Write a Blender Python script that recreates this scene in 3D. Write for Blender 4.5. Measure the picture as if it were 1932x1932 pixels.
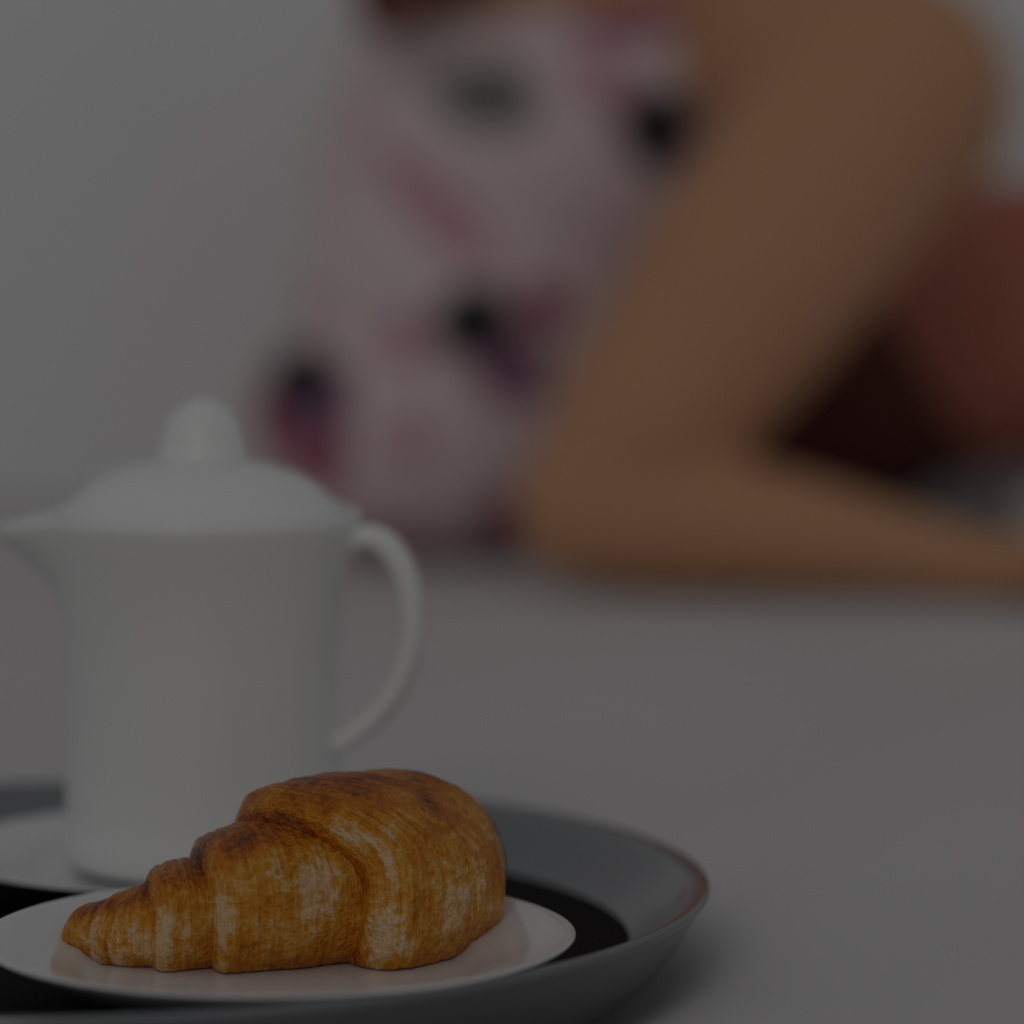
import bpy, bmesh, math, random
from mathutils import Vector, Matrix, noise
random.seed(4)
for o in list(bpy.data.objects): bpy.data.objects.remove(o, do_unlink=True)
sc = bpy.context.scene; C = sc.collection
PI = math.pi
# ------------------------------------------------------------------ camera, world, sun, exposure
F = 7000.0; CAMY = -1.25; CAMZ = .259; HZ = 368.0      # focal length and horizon row, in pixels of the 1932 frame
cd = bpy.data.cameras.new('camera'); cam = bpy.data.objects.new('camera', cd); C.objects.link(cam)
cam.location = (0, CAMY, CAMZ); cam.rotation_euler = (PI/2, 0, 0)
cd.sensor_width = 36; cd.lens = 36*F/1932; cd.shift_y = -(966-HZ)/1932
cd.clip_start = .02; cd.clip_end = 50
cd.dof.use_dof = True; cd.dof.focus_distance = 1.165; cd.dof.aperture_fstop = 3.5
sc.camera = cam
w = bpy.data.worlds.new('World'); sc.world = w; w.use_nodes = True
bg = w.node_tree.nodes['Background']; bg.inputs[0].default_value = (.97, .985, 1, 1); bg.inputs[1].default_value = .92
sd = bpy.data.lights.new('sun', 'SUN'); sun = bpy.data.objects.new('sun', sd); C.objects.link(sun)
sd.energy = 1.15; sd.angle = math.radians(22); sd.color = (1, .97, .93)
sun.rotation_euler = Vector((-.22, -.86, .50)).to_track_quat('Z', 'Y').to_euler()
sc.view_settings.view_transform = 'Standard'; sc.view_settings.look = 'None'
sc.view_settings.gamma = 1; sc.view_settings.use_curve_mapping = False
sc.view_settings.exposure = -2.72

def P(px, py, d):
    return Vector(((px-966)*d/F, d+CAMY, CAMZ-(py-HZ)*d/F))

# ------------------------------------------------------------------ helpers
def mat(name, col, rough=.5, metal=0, bump=None, coat=0, sub=0, var=None, spec=.5):
    m = bpy.data.materials.new(name); m.use_nodes = True
    n = m.node_tree.nodes; l = m.node_tree.links; b = n['Principled BSDF']
    b.inputs['Base Color'].default_value = (*col, 1); b.inputs['Roughness'].default_value = rough
    b.inputs['Metallic'].default_value = metal; b.inputs['Coat Weight'].default_value = coat
    b.inputs['Specular IOR Level'].default_value = spec
    if sub:
        b.inputs['Subsurface Weight'].default_value = sub; b.inputs['Subsurface Radius'].default_value = (.02, .008, .004)
        b.inputs['Subsurface Scale'].default_value = .5
    tc = n.new('ShaderNodeTexCoord')
    if var:                                  # (scale, second colour)
        t = n.new('ShaderNodeTexNoise'); t.inputs['Scale'].default_value = var[0]; t.inputs['Detail'].default_value = 4
        l.new(tc.outputs['Object'], t.inputs['Vector'])
        mx = n.new('ShaderNodeMix'); mx.data_type = 'RGBA'
        mx.inputs[6].default_value = (*col, 1); mx.inputs[7].default_value = (*var[1], 1)
        l.new(t.outputs['Fac'], mx.inputs[0]); l.new(mx.outputs[2], b.inputs['Base Color'])
    if bump:                                 # (scale, strength, distance)
        t = n.new('ShaderNodeTexNoise'); t.inputs['Scale'].default_value = bump[0]; t.inputs['Detail'].default_value = 5
        l.new(tc.outputs['Object'], t.inputs['Vector'])
        bp = n.new('ShaderNodeBump'); bp.inputs['Strength'].default_value = bump[1]; bp.inputs['Distance'].default_value = bump[2]
        l.new(t.outputs['Fac'], bp.inputs['Height']); l.new(bp.outputs[0], b.inputs['Normal'])
    return m

def link(name, me, m, parent=None, loc=None, smooth=True):
    o = bpy.data.objects.new(name, me); C.objects.link(o)
    if m: me.materials.append(m)
    if parent: o.parent = parent
    if loc: o.location = loc
    if smooth:
        for p in me.polygons: p.use_smooth = True
    return o
def mesh(name, vs, fs):
    me = bpy.data.meshes.new(name); me.from_pydata([tuple(v) for v in vs], [], fs); me.update(); return me
def thing(name, label, cat, loc=(0, 0, 0), group=None):
    o = bpy.data.objects.new(name, None); C.objects.link(o); o.location = loc; o.empty_display_size = .05
    o['label'] = label; o['category'] = cat
    if group: o['group'] = group
    return o
def lathe(prof, n=96, close=False):
    """closed surface of revolution about z from (r, z) pairs; r=0 ends become poles"""
    vs = []; fs = []; rings = []
    for r, z in prof:
        if r < 1e-6: rings.append([len(vs)]); vs.append((0, 0, z))
        else:
            rings.append(list(range(len(vs), len(vs)+n)))
            vs += [(r*math.cos(2*PI*k/n), r*math.sin(2*PI*k/n), z) for k in range(n)]
    pairs = list(zip(rings, rings[1:])) + ([(rings[-1], rings[0])] if close else [])
    for a, b in pairs:
        for k in range(n):
            k2 = (k+1) % n
            if len(a) == 1 and len(b) == 1: continue
            if len(a) == 1: fs.append((a[0], b[k2], b[k]))
            elif len(b) == 1: fs.append((a[k], a[k2], b[0]))
            else: fs.append((a[k], a[k2], b[k2], b[k]))
    return vs, fs
def cr(pts, n):
    """Catmull-Rom through tuples of any length"""
    out = []; m = len(pts)
    for i in range(m-1):
        p0, p1, p2, p3 = pts[max(i-1, 0)], pts[i], pts[i+1], pts[min(i+2, m-1)]
        for k in range(n):
            t = k/n
            out.append(tuple(.5*((2*b)+(c-a)*t+(2*a-5*b+4*c-d)*t*t+(3*b-a-3*c+d)*t**3) for a, b, c, d in zip(p0, p1, p2, p3)))
    out.append(tuple(pts[-1])); return out
def sstep(a, b, x):
    t = min(1, max(0, (x-a)/(b-a))); return t*t*(3-2*t)
def fix_normals(me):
    bm = bmesh.new(); bm.from_mesh(me); bmesh.ops.recalc_face_normals(bm, faces=bm.faces); bm.to_mesh(me); bm.free()

# ------------------------------------------------------------------ materials
M_wall = mat('wall_paint', (.80, .805, .815), .9, bump=(60, .1, .002))
M_floor = mat('floor_wood', (.55, .48, .42), .6, var=(6, (.45, .38, .32)))
M_sheet = mat('white_cotton_sheet', (.70, .675, .672), .9, bump=(600, .15, .0005), var=(3, (.665, .64, .638)), spec=.2)
M_duvet = mat('white_duvet', (.775, .78, .79), .9, bump=(400, .15, .0005), spec=.2)
M_porc = mat('white_porcelain', (.89, .895, .885), .25, spec=.3)
M_plate = mat('plate_porcelain', (.80, .80, .81), .18, coat=.3)
M_steel = mat('tray_steel', (.28, .288, .30), .20, 1)
M_black = mat('tray_black', (.006, .004, .004), .6, spec=.04)
M_skin = mat('skin', (.62, .33, .185), .6, bump=(120, .05, .0005), var=(9, (.57, .30, .165)), spec=.3)
M_hair = mat('auburn_hair', (.16, .035, .020), .5, bump=(200, .4, .002))
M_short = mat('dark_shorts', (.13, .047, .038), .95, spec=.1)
M_legshade = mat('shaded_leg_rust', (.52, .20, .13), .9, bump=(40, .4, .006), var=(14, (.42, .14, .095)), spec=.2)  # reddish brown puts the shade on the bare legs into the colour
M_wood = mat('bed_wood', (.6, .52, .44), .5, var=(10, (.5, .42, .35)))

# ------------------------------------------------------------------ setting
def box(x0, x1, y0, y1, z0, z1):
    vs = [(x, y, z) for z in (z0, z1) for y in (y0, y1) for x in (x0, x1)]
    fs = [(0, 2, 3, 1), (4, 5, 7, 6), (0, 1, 5, 4), (2, 6, 7, 3), (0, 4, 6, 2), (1, 3, 7, 5)]
    return vs, fs
o = link('floor', mesh('floor', *box(-4, 4, -3, 3, -.56, -.50)), M_floor, smooth=False); o['kind'] = 'structure'; o['label'] = 'pale wooden floor under the bed'
o = link('wall_back', mesh('wall_back', *box(-4, 4, 2.75, 2.85, -.5, 2.2)), M_wall, smooth=False); o['kind'] = 'structure'; o['label'] = 'plain white wall behind the bed'

# ------------------------------------------------------------------ bed
TX, TY = (148-966)*1.25/F, 0.0          # tray centre
bed = thing('bed', 'wide bed made up with a creased off-white sheet', 'bed', (0, .9, -.5))
BX0, BX1, BY0, BY1 = -1.15, 1.30, -.40, 2.25
def part_w(name, vs, fs, m, parent, smooth=True):
    """mesh given in world coordinates, parented to a thing"""
    L = parent.location.copy()
    if parent.parent: L += parent.parent.location
    me = mesh(name, [Vector(v)-L for v in vs], fs); return link(name, me, m, parent, smooth=smooth)
part_w('bed_frame', *box(BX0+.02, BX1-.02, BY0+.02, BY1-.02, -.36, -.24), M_wood, bed, False)
for x in (BX0+.06, BX1-.14):
    for y in (BY0+.06, BY1-.14):
        part_w('leg', *box(x, x+.08, y, y+.08, -.5, -.36), M_wood, bed, False)
def sheet_z(x, y):
    z = 0
    # long soft creases running away from the camera to the right
    u = x*.93-y*.36; v = x*.36+y*.93
    n1 = noise.noise(Vector((u*7, v*1.3, 3.1))); n2 = noise.noise(Vector((u*17, v*2.6, 7.7)))
    z += .028*n1+.010*n2
    n3 = noise.noise(Vector((x*3.2, y*16, 1.7)))
    z += +.005*n3*sstep(.1, .5, x)
    r = math.hypot(x-TX, y-TY)
    k = sstep(.17, .40, r)
    k *= 1-sstep(.85, 1.12, y)
    rise = -.0100+.0095*sstep(.180, .216, r)
    return rise+(0-rise)*sstep(.26, .6, r) + z*k - .0008
def sheet():
    nx, ny = 330, 370; vs = []; fs = []
    for j in range(ny+1):
        y = BY0+(BY1-BY0)*j/ny
        for i in range(nx+1):
            x = BX0+(BX1-BX0)*i/nx
            e = min(x-BX0, BX1-x, y-BY0, BY1-y)
            vs.append((x, y, sheet_z(x, y)-.05*(1-sstep(0, .06, e))))
    for j in range(ny):
        for i in range(nx):
            a = j*(nx+1)+i; fs.append((a, a+1, a+nx+2, a+nx+1))
    # skirt down the sides of the mattress
    loop = [i for i in range(nx+1)]+[j*(nx+1)+nx for j in range(1, ny+1)]+[ny*(nx+1)+i for i in range(nx-1, -1, -1)]+[j*(nx+1) for j in range(ny-1, 0, -1)]
    b = len(vs)
    for q in loop: vs.append((vs[q][0], vs[q][1], -.235))
    n = len(loop)
    for k in range(n): fs.append((loop[k], b+k, b+(k+1) % n, loop[(k+1) % n]))
    return vs, fs
part_w('mattress', *box(BX0+.02, BX1-.02, BY0+.02, BY1-.02, -.24, -.06), M_duvet, bed, False)
part_w('sheet', *sheet(), M_sheet, bed)

# heaped white duvet at the head of the bed
def duvet():
    nx, ny = 120, 60; vs = []; fs = []
    x0, x1, y0, y1 = -1.1, 1.25, 1.80, 2.23
    def yf(x): return y0
    def zt(x, y):
        t = (y-yf(x))/(y1-yf(x)); e = min((x-x0)/.12, (x1-x)/.12, 1)
        e = math.sqrt(max(0, 1-(1-max(0, e))**2))
        fold = noise.noise(Vector((x*5+y*4, y*2-x*1.0, .3)))*.05+noise.noise(Vector((x*11+y*8, y*5, 2)))*.02
        base = .62*math.sqrt(max(0, 1-(1-min(1, t/.62))**2))*(1 if t < .7 else math.sqrt(max(0, 1-((t-.7)/.3)**2)))
        return .006+max(0, (base+fold*min(1, t*6)*min(1, (1-t)*8)))*e
    for j in range(ny+1):
        for i in range(nx+1):
            x = x0+(x1-x0)*i/nx; y = yf(x)+(y1-yf(x))*j/ny; vs.append((x, y, zt(x, y)))
    for j in range(ny):
        for i in range(nx):
            a = j*(nx+1)+i; fs.append((a, a+1, a+nx+2, a+nx+1))
    b = len(vs); vs += [(v[0], v[1], .002) for v in vs]
    for j in range(ny):
        for i in range(nx):
            a = b+j*(nx+1)+i; fs.append((a, a+nx+1, a+nx+2, a+1))
    loop = [i for i in range(nx+1)]+[j*(nx+1)+nx for j in range(1, ny+1)]+[ny*(nx+1)+i for i in range(nx-1, -1, -1)]+[j*(nx+1) for j in range(ny-1, 0, -1)]
    n = len(loop)
    for k in range(n): fs.append((loop[k], b+loop[k], b+loop[(k+1) % n], loop[(k+1) % n]))
    return mesh('duvet', vs, fs)
o = link('duvet', duvet(), M_duvet); o['label'] = 'heaped white duvet behind the person at the back of the bed'; o['category'] = 'duvet'

# ------------------------------------------------------------------ tray
tray = thing('serving_tray', 'round steel tray with flared rim and black base holding the breakfast', 'tray', (TX, TY, -.008))
RT = .2125
prof = [(0, .0), (.158, .0), (.176, .0010), (.187, .0045), (.196, .0110), (.2025, .0190), (.2070, .0270), (RT-.0018, .0325), (RT, .0348), (RT-.0003, .0362),
        (RT-.0025, .0367), (RT-.008, .0340), (.199, .0285), (.191, .0215), (.187, .0178), (.184, .0165), (0, .0160)]
vs, fs = lathe(prof, 160)
link('tray_body', mesh('tray_body', vs, fs), M_steel, tray)
vs, fs = lathe([(0, .0161), (.1855, .0168), (.1862, .0172), (.184, .0175), (0, .0175)], 128)
link('base_inlay', mesh('base_inlay', vs, fs), M_black, tray)
ZF = .0096

def plate(name, label, c, r, rim_z, group=None, well=.62):
    t = thing(name, label, 'plate', (c[0], c[1], ZF))
    h = rim_z-ZF
    prof = [(0, .0025), (r*.50, .0025), (r*.52, 0), (r*.56, 0), (r*.58, .003), (r*.75, h*.42), (r*.93, h*.80), (r*.99, h*.94), (r, h*.985),
            (r*.992, h), (r*.96, h*.985), (r*.80, h*.74), (r*.70, h*.60), (r*.655, h*.44), (r*well, h*.38), (r*.3, h*.37), (0, h*.37)]
    vs, fs = lathe(prof, 128)
    link('dish', mesh(name, vs, fs), M_plate, t)
    return t, ZF+h*.37
PC = ((525-966)*1.153/F, 1.153+CAMY)
_, ZP = plate('side_plate', 'white round plate under the croissant at the front of the tray', PC, .0925, .0300)
SC = ((385-966)*1.352/F, 1.352+CAMY)
plate('saucer_plate', 'white plate standing under the teapot at the back of the tray', (SC[0], SC[1]-.004), .094, .0230)

# ------------------------------------------------------------------ teapot
pot = thing('teapot', 'white porcelain teapot with pulled spout lip and domed lid', 'teapot', (SC[0], SC[1], ZF+.0062))
def potbody():
    z0 = ZF+.0062
    pr = [(0, .003), (.040, .003), (.043, 0), (.0475, .0005), (.0500, .004), (.0508, .012), (.0503, .030), (.0494, .055), (.0494, .075), (.0505, .090), (.0525, .104),
          (.0550, .115), (.0570, .1225), (.0576, .1255), (.0570, .1275), (.0553, .1275), (.0530, .1240), (.0510, .112), (.0475, .095), (.0465, .06), (.046, .012), (0, .010)]
    n = 128; vs = []; fs = []
    pr2 = pr
    vs, fs = lathe(pr2, n)
    out = []
    for x, y, z in vs:
        a = math.atan2(y, x); da = abs((a-PI*1.0+PI) % (2*PI)-PI)     # spout towards -x
        r = math.hypot(x, y)
        k = math.exp(-(da/.30)**2)
        up = sstep(.090, .128, z)**1.3
        if r > .03 and up > 0:
            r2 = r+.0190*k*up
            zz = z-.0045*k*sstep(.10, .125, z)
            x, y, z = r2*math.cos(a), r2*math.sin(a), zz
        out.append((x, y, z))
    me = mesh('pot_body', out, fs); return me
pb = link('pot_body', potbody(), M_porc, pot)
vs, fs = lathe([(0, .116), (.045, .116), (.0500, .120), (.0525, .1262), (.0530, .1285), (.0515, .1302), (.0485, .1310), (.0450, .1348), (.0405, .1388), (.0345, .1424), (.0265, .1450), (.0180, .1466), (.0150, .1470), (0, .1470)], 96)
lid = link('lid', mesh('lid', vs, fs), M_porc, pot)
vs, fs = lathe([(0, .144), (.0185, .1455), (.0166, .1485), (.0158, .1520), (.0150, .1560), (.0138, .1600), (.0116, .1635), (.0086, .1662), (.0045, .1686), (0, .1696)], 64)
link('knob', mesh('knob', vs, fs), M_porc, lid)
def strap(path, wid, th, n=14):
    """strap-shaped tube along path in the xz-plane; elliptic section wid (y) by th"""
    pts = cr(path, 10); vs = []; fs = []
    for i, p in enumerate(pts):
        a = pts[max(0, i-1)]; b = pts[min(len(pts)-1, i+1)]
        t = Vector((b[0]-a[0], 0, b[1]-a[1])).normalized(); nn = Vector((-t.z, 0, t.x))
        for k in range(n):
            q = 2*PI*k/n; sx = math.copysign(abs(math.cos(q))**.7, math.cos(q)); sy = math.copysign(abs(math.sin(q))**.7, math.sin(q))
            v = Vector((p[0], 0, p[1]))+nn*(sx*th)+Vector((0, sy*wid, 0)); vs.append(v)
    m = len(pts)
    for i in range(m-1):
        for k in range(n): fs.append((i*n+k, i*n+(k+1) % n, (i+1)*n+(k+1) % n, (i+1)*n+k))
    fs.append(tuple(range(n))); fs.append(tuple((m-1)*n+k for k in reversed(range(n))))
    return vs, fs
hp = [(.0530, .1165), (.0600, .1195), (.0675, .1165), (.0740, .1070), (.0772, .0930), (.0765, .0780), (.0710, .0640), (.0620, .0530), (.0530, .0465), (.0470, .0440)]
vs, fs = strap(hp, .0100, .0043)
me = mesh('handle', vs, fs); fix_normals(me)
hd = link('handle', me, M_porc, pot); hd.rotation_euler = (0, 0, -.12)

# ------------------------------------------------------------------ croissant
def croissant_mat():
    m = bpy.data.materials.new('croissant_crust'); m.use_nodes = True
    n = m.node_tree.nodes; l = m.node_tree.links; b = n['Principled BSDF']
    uv = n.new('ShaderNodeUVMap'); uv.uv_map = 'UVMap'
    tc = n.new('ShaderNodeTexCoord')
    def tex(vec, scale, detail=4, rough=.6, mp=None):
        t = n.new('ShaderNodeTexNoise'); t.inputs['Scale'].default_value = scale; t.inputs['Detail'].default_value = detail; t.inputs['Roughness'].default_value = rough
        if mp:
            k = n.new('ShaderNodeMapping'); k.inputs['Scale'].default_value = mp; l.new(vec, k.inputs[0]); vec = k.outputs[0]
        l.new(vec, t.inputs['Vector']); return t.outputs['Fac']
    streak = tex(uv.outputs[0], 1, 5, .65, (62, 5, 1))        # u = distance from the layer's lip (cm/10), v = angle
    blot = tex(tc.outputs['Object'], 62, 3, .5)
    fine = tex(tc.outputs['Object'], 420, 3, .6)
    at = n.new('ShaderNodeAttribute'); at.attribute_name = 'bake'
    def math_(op, a, c):
        k = n.new('ShaderNodeMath'); k.operation = op
        for i, q in enumerate((a, c)):
            if isinstance(q, (int, float)): k.inputs[i].default_value = q
            else: l.new(q, k.inputs[i])
        return k.outputs[0]
    s = math_('ADD', math_('MULTIPLY', streak, .75), math_('MULTIPLY', blot, .75))
    flake = tex(tc.outputs['Object'], 210, 4, .65)
    s = math_('ADD', math_('ADD', s, math_('MULTIPLY', fine, .38)), math_('MULTIPLY', flake, .40))
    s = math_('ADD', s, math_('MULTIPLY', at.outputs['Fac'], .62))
    s = math_('SUBTRACT', math_('MULTIPLY', s, 1.22), 1.14)
    r = n.new('ShaderNodeValToRGB'); l.new(s, r.inputs[0])
    e = r.color_ramp.elements
    e[0].position = .08; e[0].color = (.17, .036, .001, 1)
    e[1].position = .92; e[1].color = (.86, .56, .30, 1)
    for p, c in ((.28, (.40, .095, .0)), (.46, (.62, .175, .0)), (.62, (.72, .26, .004)), (.78, (.78, .38, .06))):
        q = e.new(p); q.color = (*c, 1)
    l.new(r.outputs[0], b.inputs['Base Color'])
    b.inputs['Roughness'].default_value = .27; b.inputs['Specular IOR Level'].default_value = .42
    b.inputs['Coat Roughness'].default_value = .25
    h = math_('ADD', math_('MULTIPLY', streak, .9), math_('ADD', math_('MULTIPLY', fine, .35), math_('MULTIPLY', flake, 1.1)))
    bp = n.new('ShaderNodeBump'); bp.inputs['Strength'].default_value = .85; bp.inputs['Distance'].default_value = .0030
    l.new(h, bp.inputs['Height']); l.new(bp.outputs[0], b.inputs['Normal'])
    return m
M_cro = croissant_mat()
# axis of the crescent: (photo column, distance, height, half width), tip on the left, far horn curling away behind
ax = [(126, 1.182, .0105, .0080), (150, 1.180, .0150, .0105), (205, 1.176, .0190, .0130), (270, 1.173, .0240, .0172), (360, 1.174, .0325, .0230), (450, 1.176, .0405, .0275),
      (560, 1.180, .0487, .0305), (660, 1.187, .0516, .0318), (735, 1.199, .0522, .0318), (772, 1.218, .0505, .0315), (778, 1.236, .0430, .0270), (766, 1.252, .0300, .0190), (748, 1.264, .0150, .0095), (740, 1.268, .004, .003)]
A = cr([((p-966)*d/F, d+CAMY, h, wd) for p, d, h, wd in ax], 16)
S = [0.0]
for a, b in zip(A, A[1:]): S.append(S[-1]+math.hypot(b[0]-a[0], b[1]-a[1]))
def axis(s):
    s = min(max(s, 0), S[-1]*.99999)
    import bisect
    i = min(bisect.bisect_right(S, s)-1, len(S)-2); t = (s-S[i])/(S[i+1]-S[i])
    q = [a+(b-a)*t for a, b in zip(A[i], A[i+1])]
    j0, j1 = max(0, i-4), min(len(A)-1, i+5)
    tx, ty = A[j1][0]-A[j0][0], A[j1][1]-A[j0][1]; L = math.hypot(tx, ty)
    return q, (tx/L, ty/L)
LT = S[-1]
def s_of_px(px):
    for i, a in enumerate(A):
        if a[0]*F/(a[1]-CAMY)+966 >= px: return S[i]
    return LT
cro = thing('croissant', 'golden brown glossy layered croissant on the front plate', 'croissant', (PC[0], PC[1], ZP))
# layers: (lip column at front, lip column at the back of the top, cover to column) left side; lips face the left tip
def make_layer(idx, lipf, cover, side, proud, seed, t_ref):
    """lipf(v) -> s of the lip; the layer runs from its lip under the next layer, 'cover' = s where it ends; side=+1 lip faces the left tip, -1 the far horn"""
    NV = 168; NS = 120 if idx == 5 else 72; vs = []; fs = []; uvs = []; bake = []
    for i in range(NS+1):
        for k in range(NV):
            v = 2*PI*k/NV
            sl = lipf(v); q0 = (i/NS)**1.55 if idx != 5 else .5-.5*math.cos(PI*i/NS)
            s = sl+(cover-sl)*q0
            (x, y, h, wd), (tx, ty) = axis(s)
            d = abs(s-sl)                                  # distance from the lip
            lipw = {0: .006, 5: .0075}.get(idx, .0042)
            rise = math.sqrt(max(0, 1-(1-min(1, d/lipw))**2))
            t = d/t_ref
            k_ = 1+proud*(1-1.15*min(1.2, t))
            if idx == 5: k_ = 1.11+.25*math.exp(-(d/.026)**1.4)
            base = {0: .05, 5: .80}.get(idx, .74)
            k_ = base+(k_-base)*rise
            if idx == 5:
                k_ = .80+(k_-.80)*math.sqrt(max(0, 1-(1-min(1, abs(cover-s)/.004))**2))
            nz = Vector((s*60, math.cos(v)*1.2, math.sin(v)*1.2+seed*3.7))
            k_ += .040*noise.noise(nz)+.018*noise.noise(nz*3)+.006*noise.noise(nz*9)
            ph = 2*noise.noise(Vector((math.cos(v)*1.5, math.sin(v)*1.5, seed)))
            st = math.sin(2*PI*d/.0030+ph*3)*math.exp(-d/.012)*.017+math.sin(2*PI*d/.0052+ph*4)*math.exp(-d/.02)*.012
            k_ += st*(1 if d > .002 else 0)
            cv, sv = math.cos(v), math.sin(v)
            ro = 0
            if idx == 4:                                   # stretched rosette on the front of the fourth wrap
                vv = v if v < PI else v-2*PI
                rr = math.hypot(s-s_of_px(530), (vv-.38)*.030)
                ro = math.exp(-(rr/.011)**2); k_ += ro*(.030+.034*math.sin(2*PI*rr/.0036))
            yy = -wd*k_*math.copysign(abs(cv)**.90, cv)        # v=0 faces the camera side
            zc = .40*h
            zz = zc+(h-zc)*k_*sv if sv > 0 else zc+zc*1.3*k_*sv
            zz = max(zz, .0004)
            nx, ny = -ty, tx
            vs.append((x+nx*yy-PC[0], y+ny*yy-PC[1], zz))
            uvs.append((d*10+seed*.37, (v/(2*PI)+.25) % 1))
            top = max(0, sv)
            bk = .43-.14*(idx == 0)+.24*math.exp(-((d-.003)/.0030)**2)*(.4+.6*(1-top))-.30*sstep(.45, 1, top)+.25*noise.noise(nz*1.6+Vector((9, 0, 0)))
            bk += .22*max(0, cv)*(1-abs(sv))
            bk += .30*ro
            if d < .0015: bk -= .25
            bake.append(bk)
    for i in range(NS):
        for k in range(NV):
            k2 = (k+1) % NV
            f = (i*NV+k, i*NV+k2, (i+1)*NV+k2, (i+1)*NV+k)
            fs.append(f if side < 0 else f[::-1])
    # close both ends
    for r, rev in ((0, False), (NS, True)):
        c = len(vs); ring = [r*NV+k for k in range(NV)]
        vs.append(tuple(sum(vs[q][j] for q in ring)/NV for j in range(3))); uvs.append((0, 0)); bake.append(.3)
        for k in range(NV):
            f = (ring[k], ring[(k+1) % NV], c); fs.append(f[::-1] if rev else f)
    me = mesh('layer', vs, fs); fix_normals(me)
    ul = me.uv_layers.new(name='UVMap')
    for lp in me.loops: ul.data[lp.index].uv = uvs[lp.vertex_index]
    at = me.attributes.new('bake', 'FLOAT', 'POINT')
    at.data.foreach_set('value', bake)
    return link('layer', me, M_cro, cro)
def lip(front, back, v0=10, v1=120):
    sf, sb = s_of_px(front), s_of_px(back)
    def f(v):
        a = math.degrees(v)
        if a > 270: a -= 360
        if a <= 180: return sf+(sb-sf)*sstep(v0, v1, a)
        return sb+(sf-sb)*sstep(180, 270, a)
    return f
lefts = [(128, 128), (192, 206), (226, 234), (286, 262), (388, 350), (618, 438)]
for i, (a, b) in enumerate(lefts[:-1]):
    nxt = max(lefts[i+1])+60
    make_layer(i, lip(a, b), s_of_px(min(nxt, 760)), 1, (.06, .11, .08, .31, .23)[i], i+1, max(.010, s_of_px((lefts[i+1][0]+lefts[i+1][1])/2)-s_of_px((a+b)/2)))
# the broad outer wrap, lip swooping from the back of the top down to the front
SR = LT*.655
make_layer(5, lip(*lefts[5], 15, 108), SR, 1, .20, 7.3, .15)
# layers of the far horn, lips facing away
rights = [LT*.70, LT*.80, LT*.89, LT]
for i, s in enumerate(rights):
    make_layer(0 if i == 3 else 6, (lambda v, s=s: s+.004*math.sin(v)*(s < LT)), max(LT*.59, s-.045), -1, (-.005, -.025, -.05, -.05)[i], 11+i*1.7, .03)

# ------------------------------------------------------------------ person
person = thing('person', 'person in a pale pink floral top leaning on one bent bare arm', 'person', (.0, 1.4, 0))
def capsule(p0, r0, p1, r1, n=20):
    p0 = Vector(p0); p1 = Vector(p1); d = p1-p0; L = d.length; z = d.normalized()
    x = z.orthogonal().normalized(); y = z.cross(x); prof = []
    for k in range(7): a = -PI/2+PI/2*k/6; prof.append((r0*math.cos(a), r0*math.sin(a)))
    for k in range(7): a = PI/2*k/6; prof.append((r1*math.cos(a), L+r1*math.sin(a)))
    vs, fs = lathe([(r if r > 1e-5 else 0, q) for r, q in prof], n)
    return [p0+x*v[0]+y*v[1]+z*v[2] for v in vs], fs
def ellip(c, r, rot=(0, 0, 0), n=28):
    from mathutils import Euler
    R = Euler(rot).to_matrix()
    prof = [(math.cos(-PI/2+PI*k/14), math.sin(-PI/2+PI*k/14)) for k in range(15)]
    vs, fs = lathe([(a if a > 1e-5 else 0, b) for a, b in prof], n)
    return [Vector(c)+R@Vector((v[0]*r[0], v[1]*r[1], v[2]*r[2])) for v in vs], fs
def fuse(name, pieces, voxel, smooth):
    vs = []; fs = []
    for a, b in pieces:
        k = len(vs); vs += a; fs += [tuple(q+k for q in f) for f in b]
    me = mesh(name, vs, fs); o = bpy.data.objects.new(name+'_build', me); C.objects.link(o)
    m = o.modifiers.new('r', 'REMESH'); m.mode = 'VOXEL'; m.voxel_size = voxel
    m = o.modifiers.new('s', 'SMOOTH'); m.factor = .5; m.iterations = smooth
    dg = bpy.context.evaluated_depsgraph_get(); out = bpy.data.meshes.new_from_object(o.evaluated_get(dg))
    bpy.data.objects.remove(o, do_unlink=True); return out
def chain(pts):
    return [capsule(a[0], a[1], b[0], b[1]) for a, b in zip(pts, pts[1:])]
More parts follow.
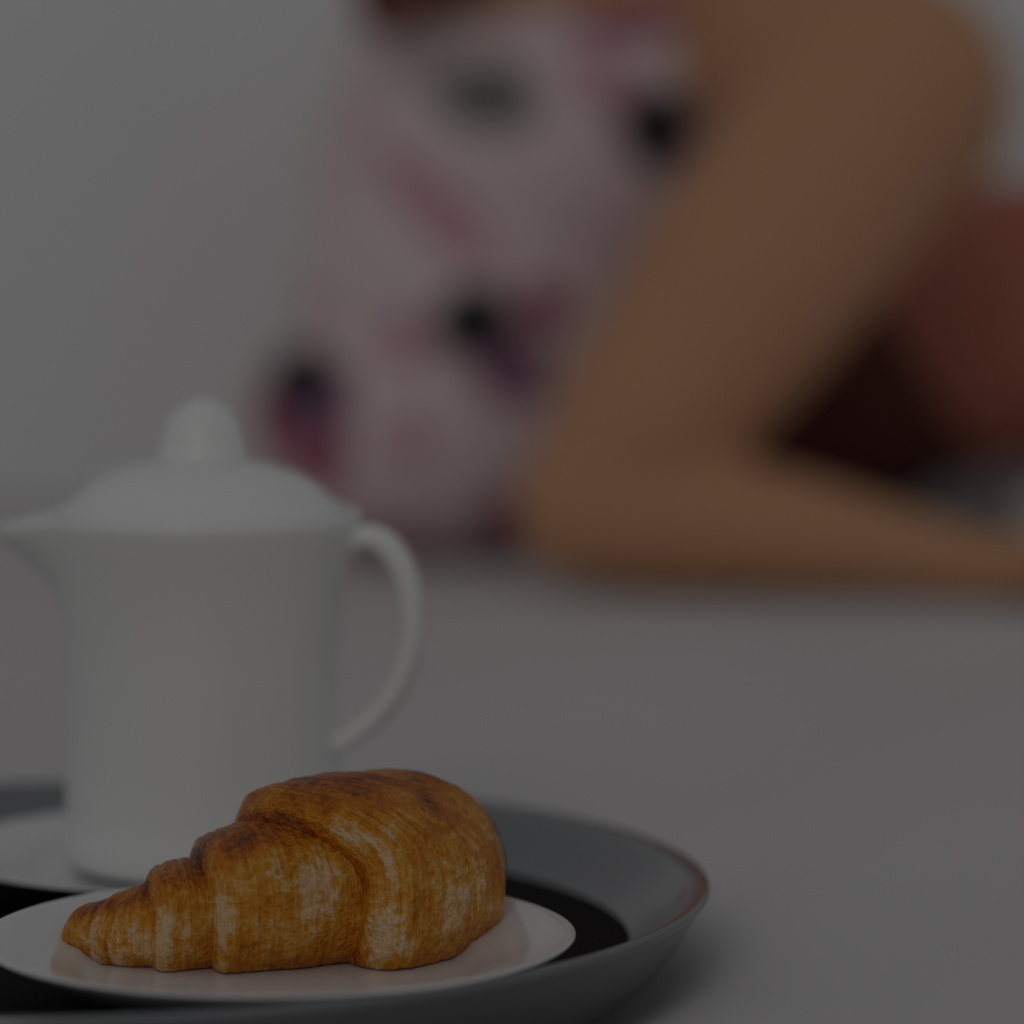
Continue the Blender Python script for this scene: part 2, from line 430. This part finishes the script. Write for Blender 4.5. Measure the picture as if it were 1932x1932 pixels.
# near arm
sh = P(1668, 180, 2.50); el = P(1112, 952, 2.43)
arm = chain([(P(1490, 90, 2.60), .085), (sh, .087), (P(1408, 540, 2.455), .0765), (P(1230, 790, 2.44), .064), (el, .050)])
arm += chain([(el, .050), (P(1300, 975, 2.42), .0465), (P(1480, 998, 2.40), .0390), (P(1650, 1028, 2.39), .0305), (P(1800, 1056, 2.38), .0235), (P(1900, 1068, 2.37), .0205)])
def hand(w, fwd, side, up, s=1.0, curl=.10):
    """flat relaxed hand: palm, four fingers, thumb"""
    out = []
    k = lambda a, b, c: w+fwd*(a*s)+side*(b*s)+up*(c*s)
    out.append(capsule(k(0, 0, 0), .022*s, k(.045, .002, .002), .021*s))
    for i, (b, L) in enumerate(((-.030, .070), (-.010, .080), (.011, .074), (.030, .058))):
        out.append(capsule(k(.015, b*.6, 0), .016*s, k(.085, b, .004), .0115*s))
        p1 = k(.085+L*.45, b*1.15, .006); p2 = k(.085+L*.75, b*1.22, .000); p3 = k(.085+L, b*1.27, -.007)
        out += chain([(k(.085, b, .004), .0105*s), (p1, .0095*s), (p2, .0088*s), (p3, .0075*s)])
    out += chain([(k(.02, -.02, 0), .015*s), (k(.05, -.046, -.002), .0125*s), (k(.078, -.062, -.005), .0105*s), (k(.100, -.068, -.008), .009*s)])
    return out
wr = P(1905, 1068, 2.37)
arm += hand(wr, Vector((1, -.10, -.03)).normalized(), Vector((.10, 1, 0)).normalized(), Vector((0, 0, 1)))
# torso: chest towards the camera's left, hips behind the arm to the right
torso = [ellip(P(1130, 150, 2.70), (.185, .105, .105), (0, .15, -.3)),
         ellip(P(985, 330, 2.68), (.140, .105, .115), (0, .0, -.2)),
         ellip(P(915, 560, 2.67), (.122, .105, .120)),
         ellip(P(815, 800, 2.665), (.122, .105, .084)),
         capsule(P(1000, 500, 2.72), .110, P(1300, 620, 2.78), .108)]
hips = [capsule(P(1300, 620, 2.78), .108, P(1600, 660, 2.82), .115)]
legs = chain([(P(1600, 590, 2.84), .098), (P(1900, 545, 2.87), .080), (P(2500, 600, 2.90), .062), (P(2600, 640, 2.90), .058), (P(3150, 800, 2.92), .050), (P(3500, 880, 2.93), .036)]) \
     + chain([(P(1600, 680, 2.78), .095), (P(1900, 665, 2.78), .072), (P(2450, 735, 2.77), .062), (P(2550, 755, 2.77), .058), (P(3100, 850, 2.77), .048), (P(3450, 910, 2.77), .036)])
feet = chain([(P(3500, 880, 2.93), .036), (P(3560, 900, 2.91), .034), (P(3640, 900, 2.83), .024)]) + chain([(P(3450, 910, 2.77), .036), (P(3510, 920, 2.75), .034), (P(3600, 920, 2.67), .024)])
neck = chain([(P(1200, 60, 2.72), .075), (P(1150, -110, 2.71), .060), (P(1110, -260, 2.69), .056)])
farm = chain([(P(930, 110, 2.82), .070), (P(830, 450, 2.83), .055), (P(800, 860, 2.82), .044), (P(850, 900, 2.82), .040), (P(1000, 985, 2.84), .034), (P(1130, 1000, 2.86), .026)])
farm += hand(P(1135, 1000, 2.86), Vector((1, .15, -.03)).normalized(), Vector((-.15, 1, 0)).normalized(), Vector((0, 0, 1)), 1.0)
HC = P(1080, -470, 2.67)
fw = Vector((-.66, -.72, -.10)).normalized(); lf = Vector((0, 0, 1)).cross(fw).normalized(); upv = fw.cross(lf)
hk = lambda a, b, c: HC+fw*a+lf*b+upv*c
Rz = math.atan2(fw.y, fw.x)
head = [ellip(hk(0, 0, .02), (.095, .074, .098), (0, 0, Rz)), ellip(hk(.022, 0, -.045), (.068, .058, .072), (0, 0, Rz)), ellip(hk(.070, 0, -.100), (.022, .026, .018), (0, 0, Rz)),
        capsule(hk(.088, 0, .010), .009, hk(.104, 0, -.030), .0125), ellip(hk(.083, 0, -.068), (.012, .024, .006), (0, 0, Rz)), ellip(hk(.083, 0, -.079), (.012, .021, .006), (0, 0, Rz)),
        ellip(hk(.078, 0, .028), (.018, .05, .010), (0, 0, Rz))]
for s_ in (-1, 1):
    head.append(ellip(hk(-.005, .073*s_, -.015), (.020, .008, .032), (0, 0, Rz))); head.append(ellip(hk(.076, .032*s_, .005), (.012, .014, .009), (0, 0, Rz)))
me = fuse('body', arm+torso+hips+legs+feet+neck+farm+head, .0052, 6)
L = person.location
def shift(me):
    me.transform(Matrix.Translation(-L)); return me
link('body', shift(me), M_skin, person)

# the floral top: the torso grown outwards, cut at neckline and armhole
def grown(pieces, g):
    out = []
    for vs, fs in pieces:
        c = sum((Vector(v) for v in vs), Vector())/len(vs); mx = max((Vector(v)-c).length for v in vs)
        me_ = mesh('t', vs, fs); fix_normals(me_)
        nn = [v.normal.copy() for v in me_.vertices]; out.append(([Vector(v)+q*g for v, q in zip(vs, nn)], fs)); bpy.data.meshes.remove(me_)
    return out
def top_mat():
    m = bpy.data.materials.new('floral_print'); m.use_nodes = True
    n = m.node_tree.nodes; l = m.node_tree.links; b = n['Principled BSDF']
    b.inputs['Roughness'].default_value = .9; b.inputs['Specular IOR Level'].default_value = .2
    tc = n.new('ShaderNodeTexCoord'); obj = tc.outputs['Object']
    nz = n.new('ShaderNodeTexNoise'); nz.inputs['Scale'].default_value = 14; nz.inputs['Detail'].default_value = 2; l.new(obj, nz.inputs['Vector'])
    base = n.new('ShaderNodeMix'); base.data_type = 'RGBA'; base.inputs[6].default_value = (.80, .665, .68, 1); base.inputs[7].default_value = (.73, .555, .585, 1)
    l.new(nz.outputs['Fac'], base.inputs[0]); col = base.outputs[2]
    wob = n.new('ShaderNodeTexNoise'); wob.inputs['Scale'].default_value = 30; l.new(obj, wob.inputs['Vector'])
    def blob(p, rad, c, squash=(1, 1, 1), ang=0):
        nonlocal col
        mp = n.new('ShaderNodeMapping'); mp.vector_type = 'TEXTURE'; mp.inputs['Location'].default_value = p; mp.inputs['Rotation'].default_value = (0, ang, 0)
        mp.inputs['Scale'].default_value = tuple(rad*q for q in squash); l.new(obj, mp.inputs[0])
        ln = n.new('ShaderNodeVectorMath'); ln.operation = 'LENGTH'; l.new(mp.outputs[0], ln.inputs[0])
        ad = n.new('ShaderNodeMath'); ad.operation = 'MULTIPLY_ADD'; ad.inputs[1].default_value = .9; l.new(wob.outputs['Fac'], ad.inputs[0]); l.new(ln.outputs['Value'], ad.inputs[2])
        mr = n.new('ShaderNodeMapRange'); mr.inputs[1].default_value = 1.2; mr.inputs[2].default_value = 1.6; mr.inputs[3].default_value = 1; mr.inputs[4].default_value = 0
        l.new(ad.outputs[0], mr.inputs[0])
        mx = n.new('ShaderNodeMix'); mx.data_type = 'RGBA'; mx.inputs[7].default_value = (*c, 1)
        l.new(mr.outputs[0], mx.inputs[0]); l.new(col, mx.inputs[6]); col = mx.outputs[2]
    dk = (.035, .03, .035); gr = (.19, .195, .18); pu = (.27, .13, .21); mg = (.36, .10, .15); pk = (.60, .34, .38)
    def at(px, py, d=2.57): return tuple(P(px, py, d)-L)
    D = (1, 3.2, 1)
    for (px, py, r, c, sq, an) in TOPFLOWERS:
        blob(at(px, py), r, dict(dk=dk, gr=gr, pu=pu, mg=mg, pk=pk)[c], (sq, 3.4, 1), math.radians(an))
    l.new(col, b.inputs['Base Color'])
    return m
TOPFLOWERS = [  # photo column, row, radius (m), colour, stretch, turn
    (820, 390, .020, 'pk', 3.2, 45), (760, 640, .022, 'pk', .8, 0), (770, 820, .020, 'pk', .8, 0), (700, 1040, .020, 'pk', 3.5, 0), (1190, 40, .014, 'mg', 4.0, 0),
    (560, 600, .020, 'pk', .9, 0), (1160, 160, .017, 'pk', 2.2, 35),
    (560, 770, .042, 'mg', .9, 0), (590, 860, .026, 'mg', 1.0, 30), (955, 690, .028, 'pu', 1.2, 40), (945, 1000, .020, 'mg', 1.2, 90), (1030, 570, .018, 'mg', 1.0, 0),
    (585, 760, .030, 'pu', 1, 0), (560, 715, .028, 'dk', 1.0, 35), (895, 605, .027, 'dk', 1.0, 30), (915, 178, .026, 'gr', 1.7, 15), (1245, 250, .030, 'dk', 1.0, 0), (640, 195, .022, 'pk', 1, 0)]
me = fuse('top', grown(torso, .009), .007, 10)
bm = bmesh.new(); bm.from_mesh(me)
def outside(p):
    d = p.y-CAMY; px = p.x*F/d+966; py = HZ-(p.z-CAMZ)*F/d
    if p.z > .388+.01*math.sin(p.x*9): return True          # neckline
    if p.x > .150-.10*(.37-p.z)*0 and p.z > .24: return True   # armhole of the near arm
    if p.x > .165: return True                               # hem at the waist
    return False
bmesh.ops.delete(bm, geom=[v for v in bm.verts if outside(v.co)], context='VERTS')
bm.to_mesh(me); bm.free()
top = link('floral_top', shift(me), top_mat(), person)
top['label'] = 'pale pink top with scattered dark flower print'
sm = top.modifiers.new('thick', 'SOLIDIFY'); sm.thickness = .003; sm.offset = 1
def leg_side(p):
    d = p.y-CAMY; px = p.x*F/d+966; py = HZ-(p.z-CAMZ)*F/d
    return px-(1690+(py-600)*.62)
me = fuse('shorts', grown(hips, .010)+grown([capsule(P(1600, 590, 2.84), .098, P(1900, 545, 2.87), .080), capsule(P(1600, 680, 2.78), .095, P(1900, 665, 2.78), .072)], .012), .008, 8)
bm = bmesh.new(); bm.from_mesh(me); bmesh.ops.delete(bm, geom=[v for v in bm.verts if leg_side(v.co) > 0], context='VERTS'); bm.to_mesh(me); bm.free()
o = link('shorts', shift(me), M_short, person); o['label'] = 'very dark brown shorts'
me = fuse('shaded_legs', grown(legs, .006), .008, 8)  # layer over the legs; its colour stands in for shaded skin
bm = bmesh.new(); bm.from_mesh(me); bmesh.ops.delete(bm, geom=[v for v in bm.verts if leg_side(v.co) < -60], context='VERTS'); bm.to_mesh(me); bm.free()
o = link('shaded_legs', shift(me), M_legshade, person); o['label'] = 'leg covering whose reddish brown stands in for shade on bare skin'
# long hair: cap plus falling locks
hair = [ellip(hk(-.018, 0, .035), (.104, .088, .100), (0, 0, Rz)), ellip(hk(-.045, 0, -.03), (.07, .085, .10), (0, 0, Rz))]
lock = chain([(hk(-.03, -.07, -.02), .040), (hk(-.01, -.082, -.10), .042), (hk(.03, -.085, -.145), .040), (P(820, -130, 2.61), .038), (P(750, -50, 2.575), .032), (P(728, 15, 2.57), .022)])
for pts in ([(hk(-.03, .07, -.02), .040), (hk(-.03, .085, -.12), .042), (P(1330, -120, 2.78), .045), (P(1340, 40, 2.84), .04)],
            [(hk(-.08, 0, -.05), .05), (hk(-.09, 0, -.17), .055), (P(1150, -60, 2.84), .05), (P(1130, 150, 2.86), .035)]):
    hair += chain(pts)
me = fuse('hair', hair, .007, 4)
bm = bmesh.new(); bm.from_mesh(me)
def face(p):
    q = p-HC; return q.dot(fw) > .045 and q.dot(fw) < .135 and abs(q.dot(lf)) < .066 and -.125 < q.dot(upv) < .062
bmesh.ops.delete(bm, geom=[v for v in bm.verts if face(v.co)], context='VERTS'); bm.to_mesh(me); bm.free()
hr = link('hair', shift(me), M_hair, person); hr['label'] = 'long auburn hair'
me = fuse('hair_lock', lock, .006, 5); link('hair_lock', shift(me), M_hair, hr)
# face details
M_eye = mat('eye_white', (.8, .8, .78), .2); M_iris = mat('iris', (.06, .03, .015), .2); M_lip = mat('lips', (.45, .12, .10), .4)
for s_ in (-1, 1):
    vs, fs = ellip(hk(.0795, .032*s_, .004), (.010, .0135, .0062), (0, 0, Rz)); e_ = link('eye', shift(mesh('eye', vs, fs)), M_eye, person)
    vs, fs = ellip(hk(.0872, .032*s_, .004), (.0035, .0055, .0055), (0, 0, Rz)); link('iris', shift(mesh('iris', vs, fs)), M_iris, e_)
    vs, fs = ellip(hk(.0885, .033*s_, .026), (.006, .019, .0032), (0, 0, Rz)); link('eyebrow', shift(mesh('eyebrow', vs, fs)), M_hair, person)
me = fuse('lips', [ellip(hk(.0865, 0, -.067), (.0105, .021, .0048), (0, 0, Rz)), ellip(hk(.0865, 0, -.077), (.0105, .019, .0052), (0, 0, Rz))], .0015, 2)
link('lips', shift(me), M_lip, person)

# ------------------------------------------------------------------ pillow in front of the legs
def pillow(lx, ly, h, n=40):
    vs = []; fs = []
    for sgn in (1, -1):
        for j in range(n+1):
            for i in range(n+1):
                a = -1+2*i/n; b = -1+2*j/n
                e = max(0, (1-a**4))*max(0, (1-b**4))
                x = a*lx*(1-.06*b*b); y = b*ly*(1-.06*a*a)
                vs.append((x, y, h/2+sgn*(h/2)*e**.42*(1 if sgn < 0 else 1+.06*noise.noise(Vector((x*9, y*9, 4))))))
    m = (n+1)**2
    for k in range(2):
        for j in range(n):
            for i in range(n):
                q = k*m+j*(n+1)+i; f = (q, q+1, q+n+2, q+n+1); fs.append(f if k == 0 else f[::-1])
    me = mesh('pillow', vs, fs); bm = bmesh.new(); bm.from_mesh(me); bmesh.ops.remove_doubles(bm, verts=bm.verts, dist=1e-4); bm.to_mesh(me); bm.free(); return me
o = link('pillow', pillow(.24, .085, .060), M_duvet, loc=(.585, 1.335, .002)); o['label'] = 'small flat white pillow in front of the legs of the person'; o['category'] = 'pillow'
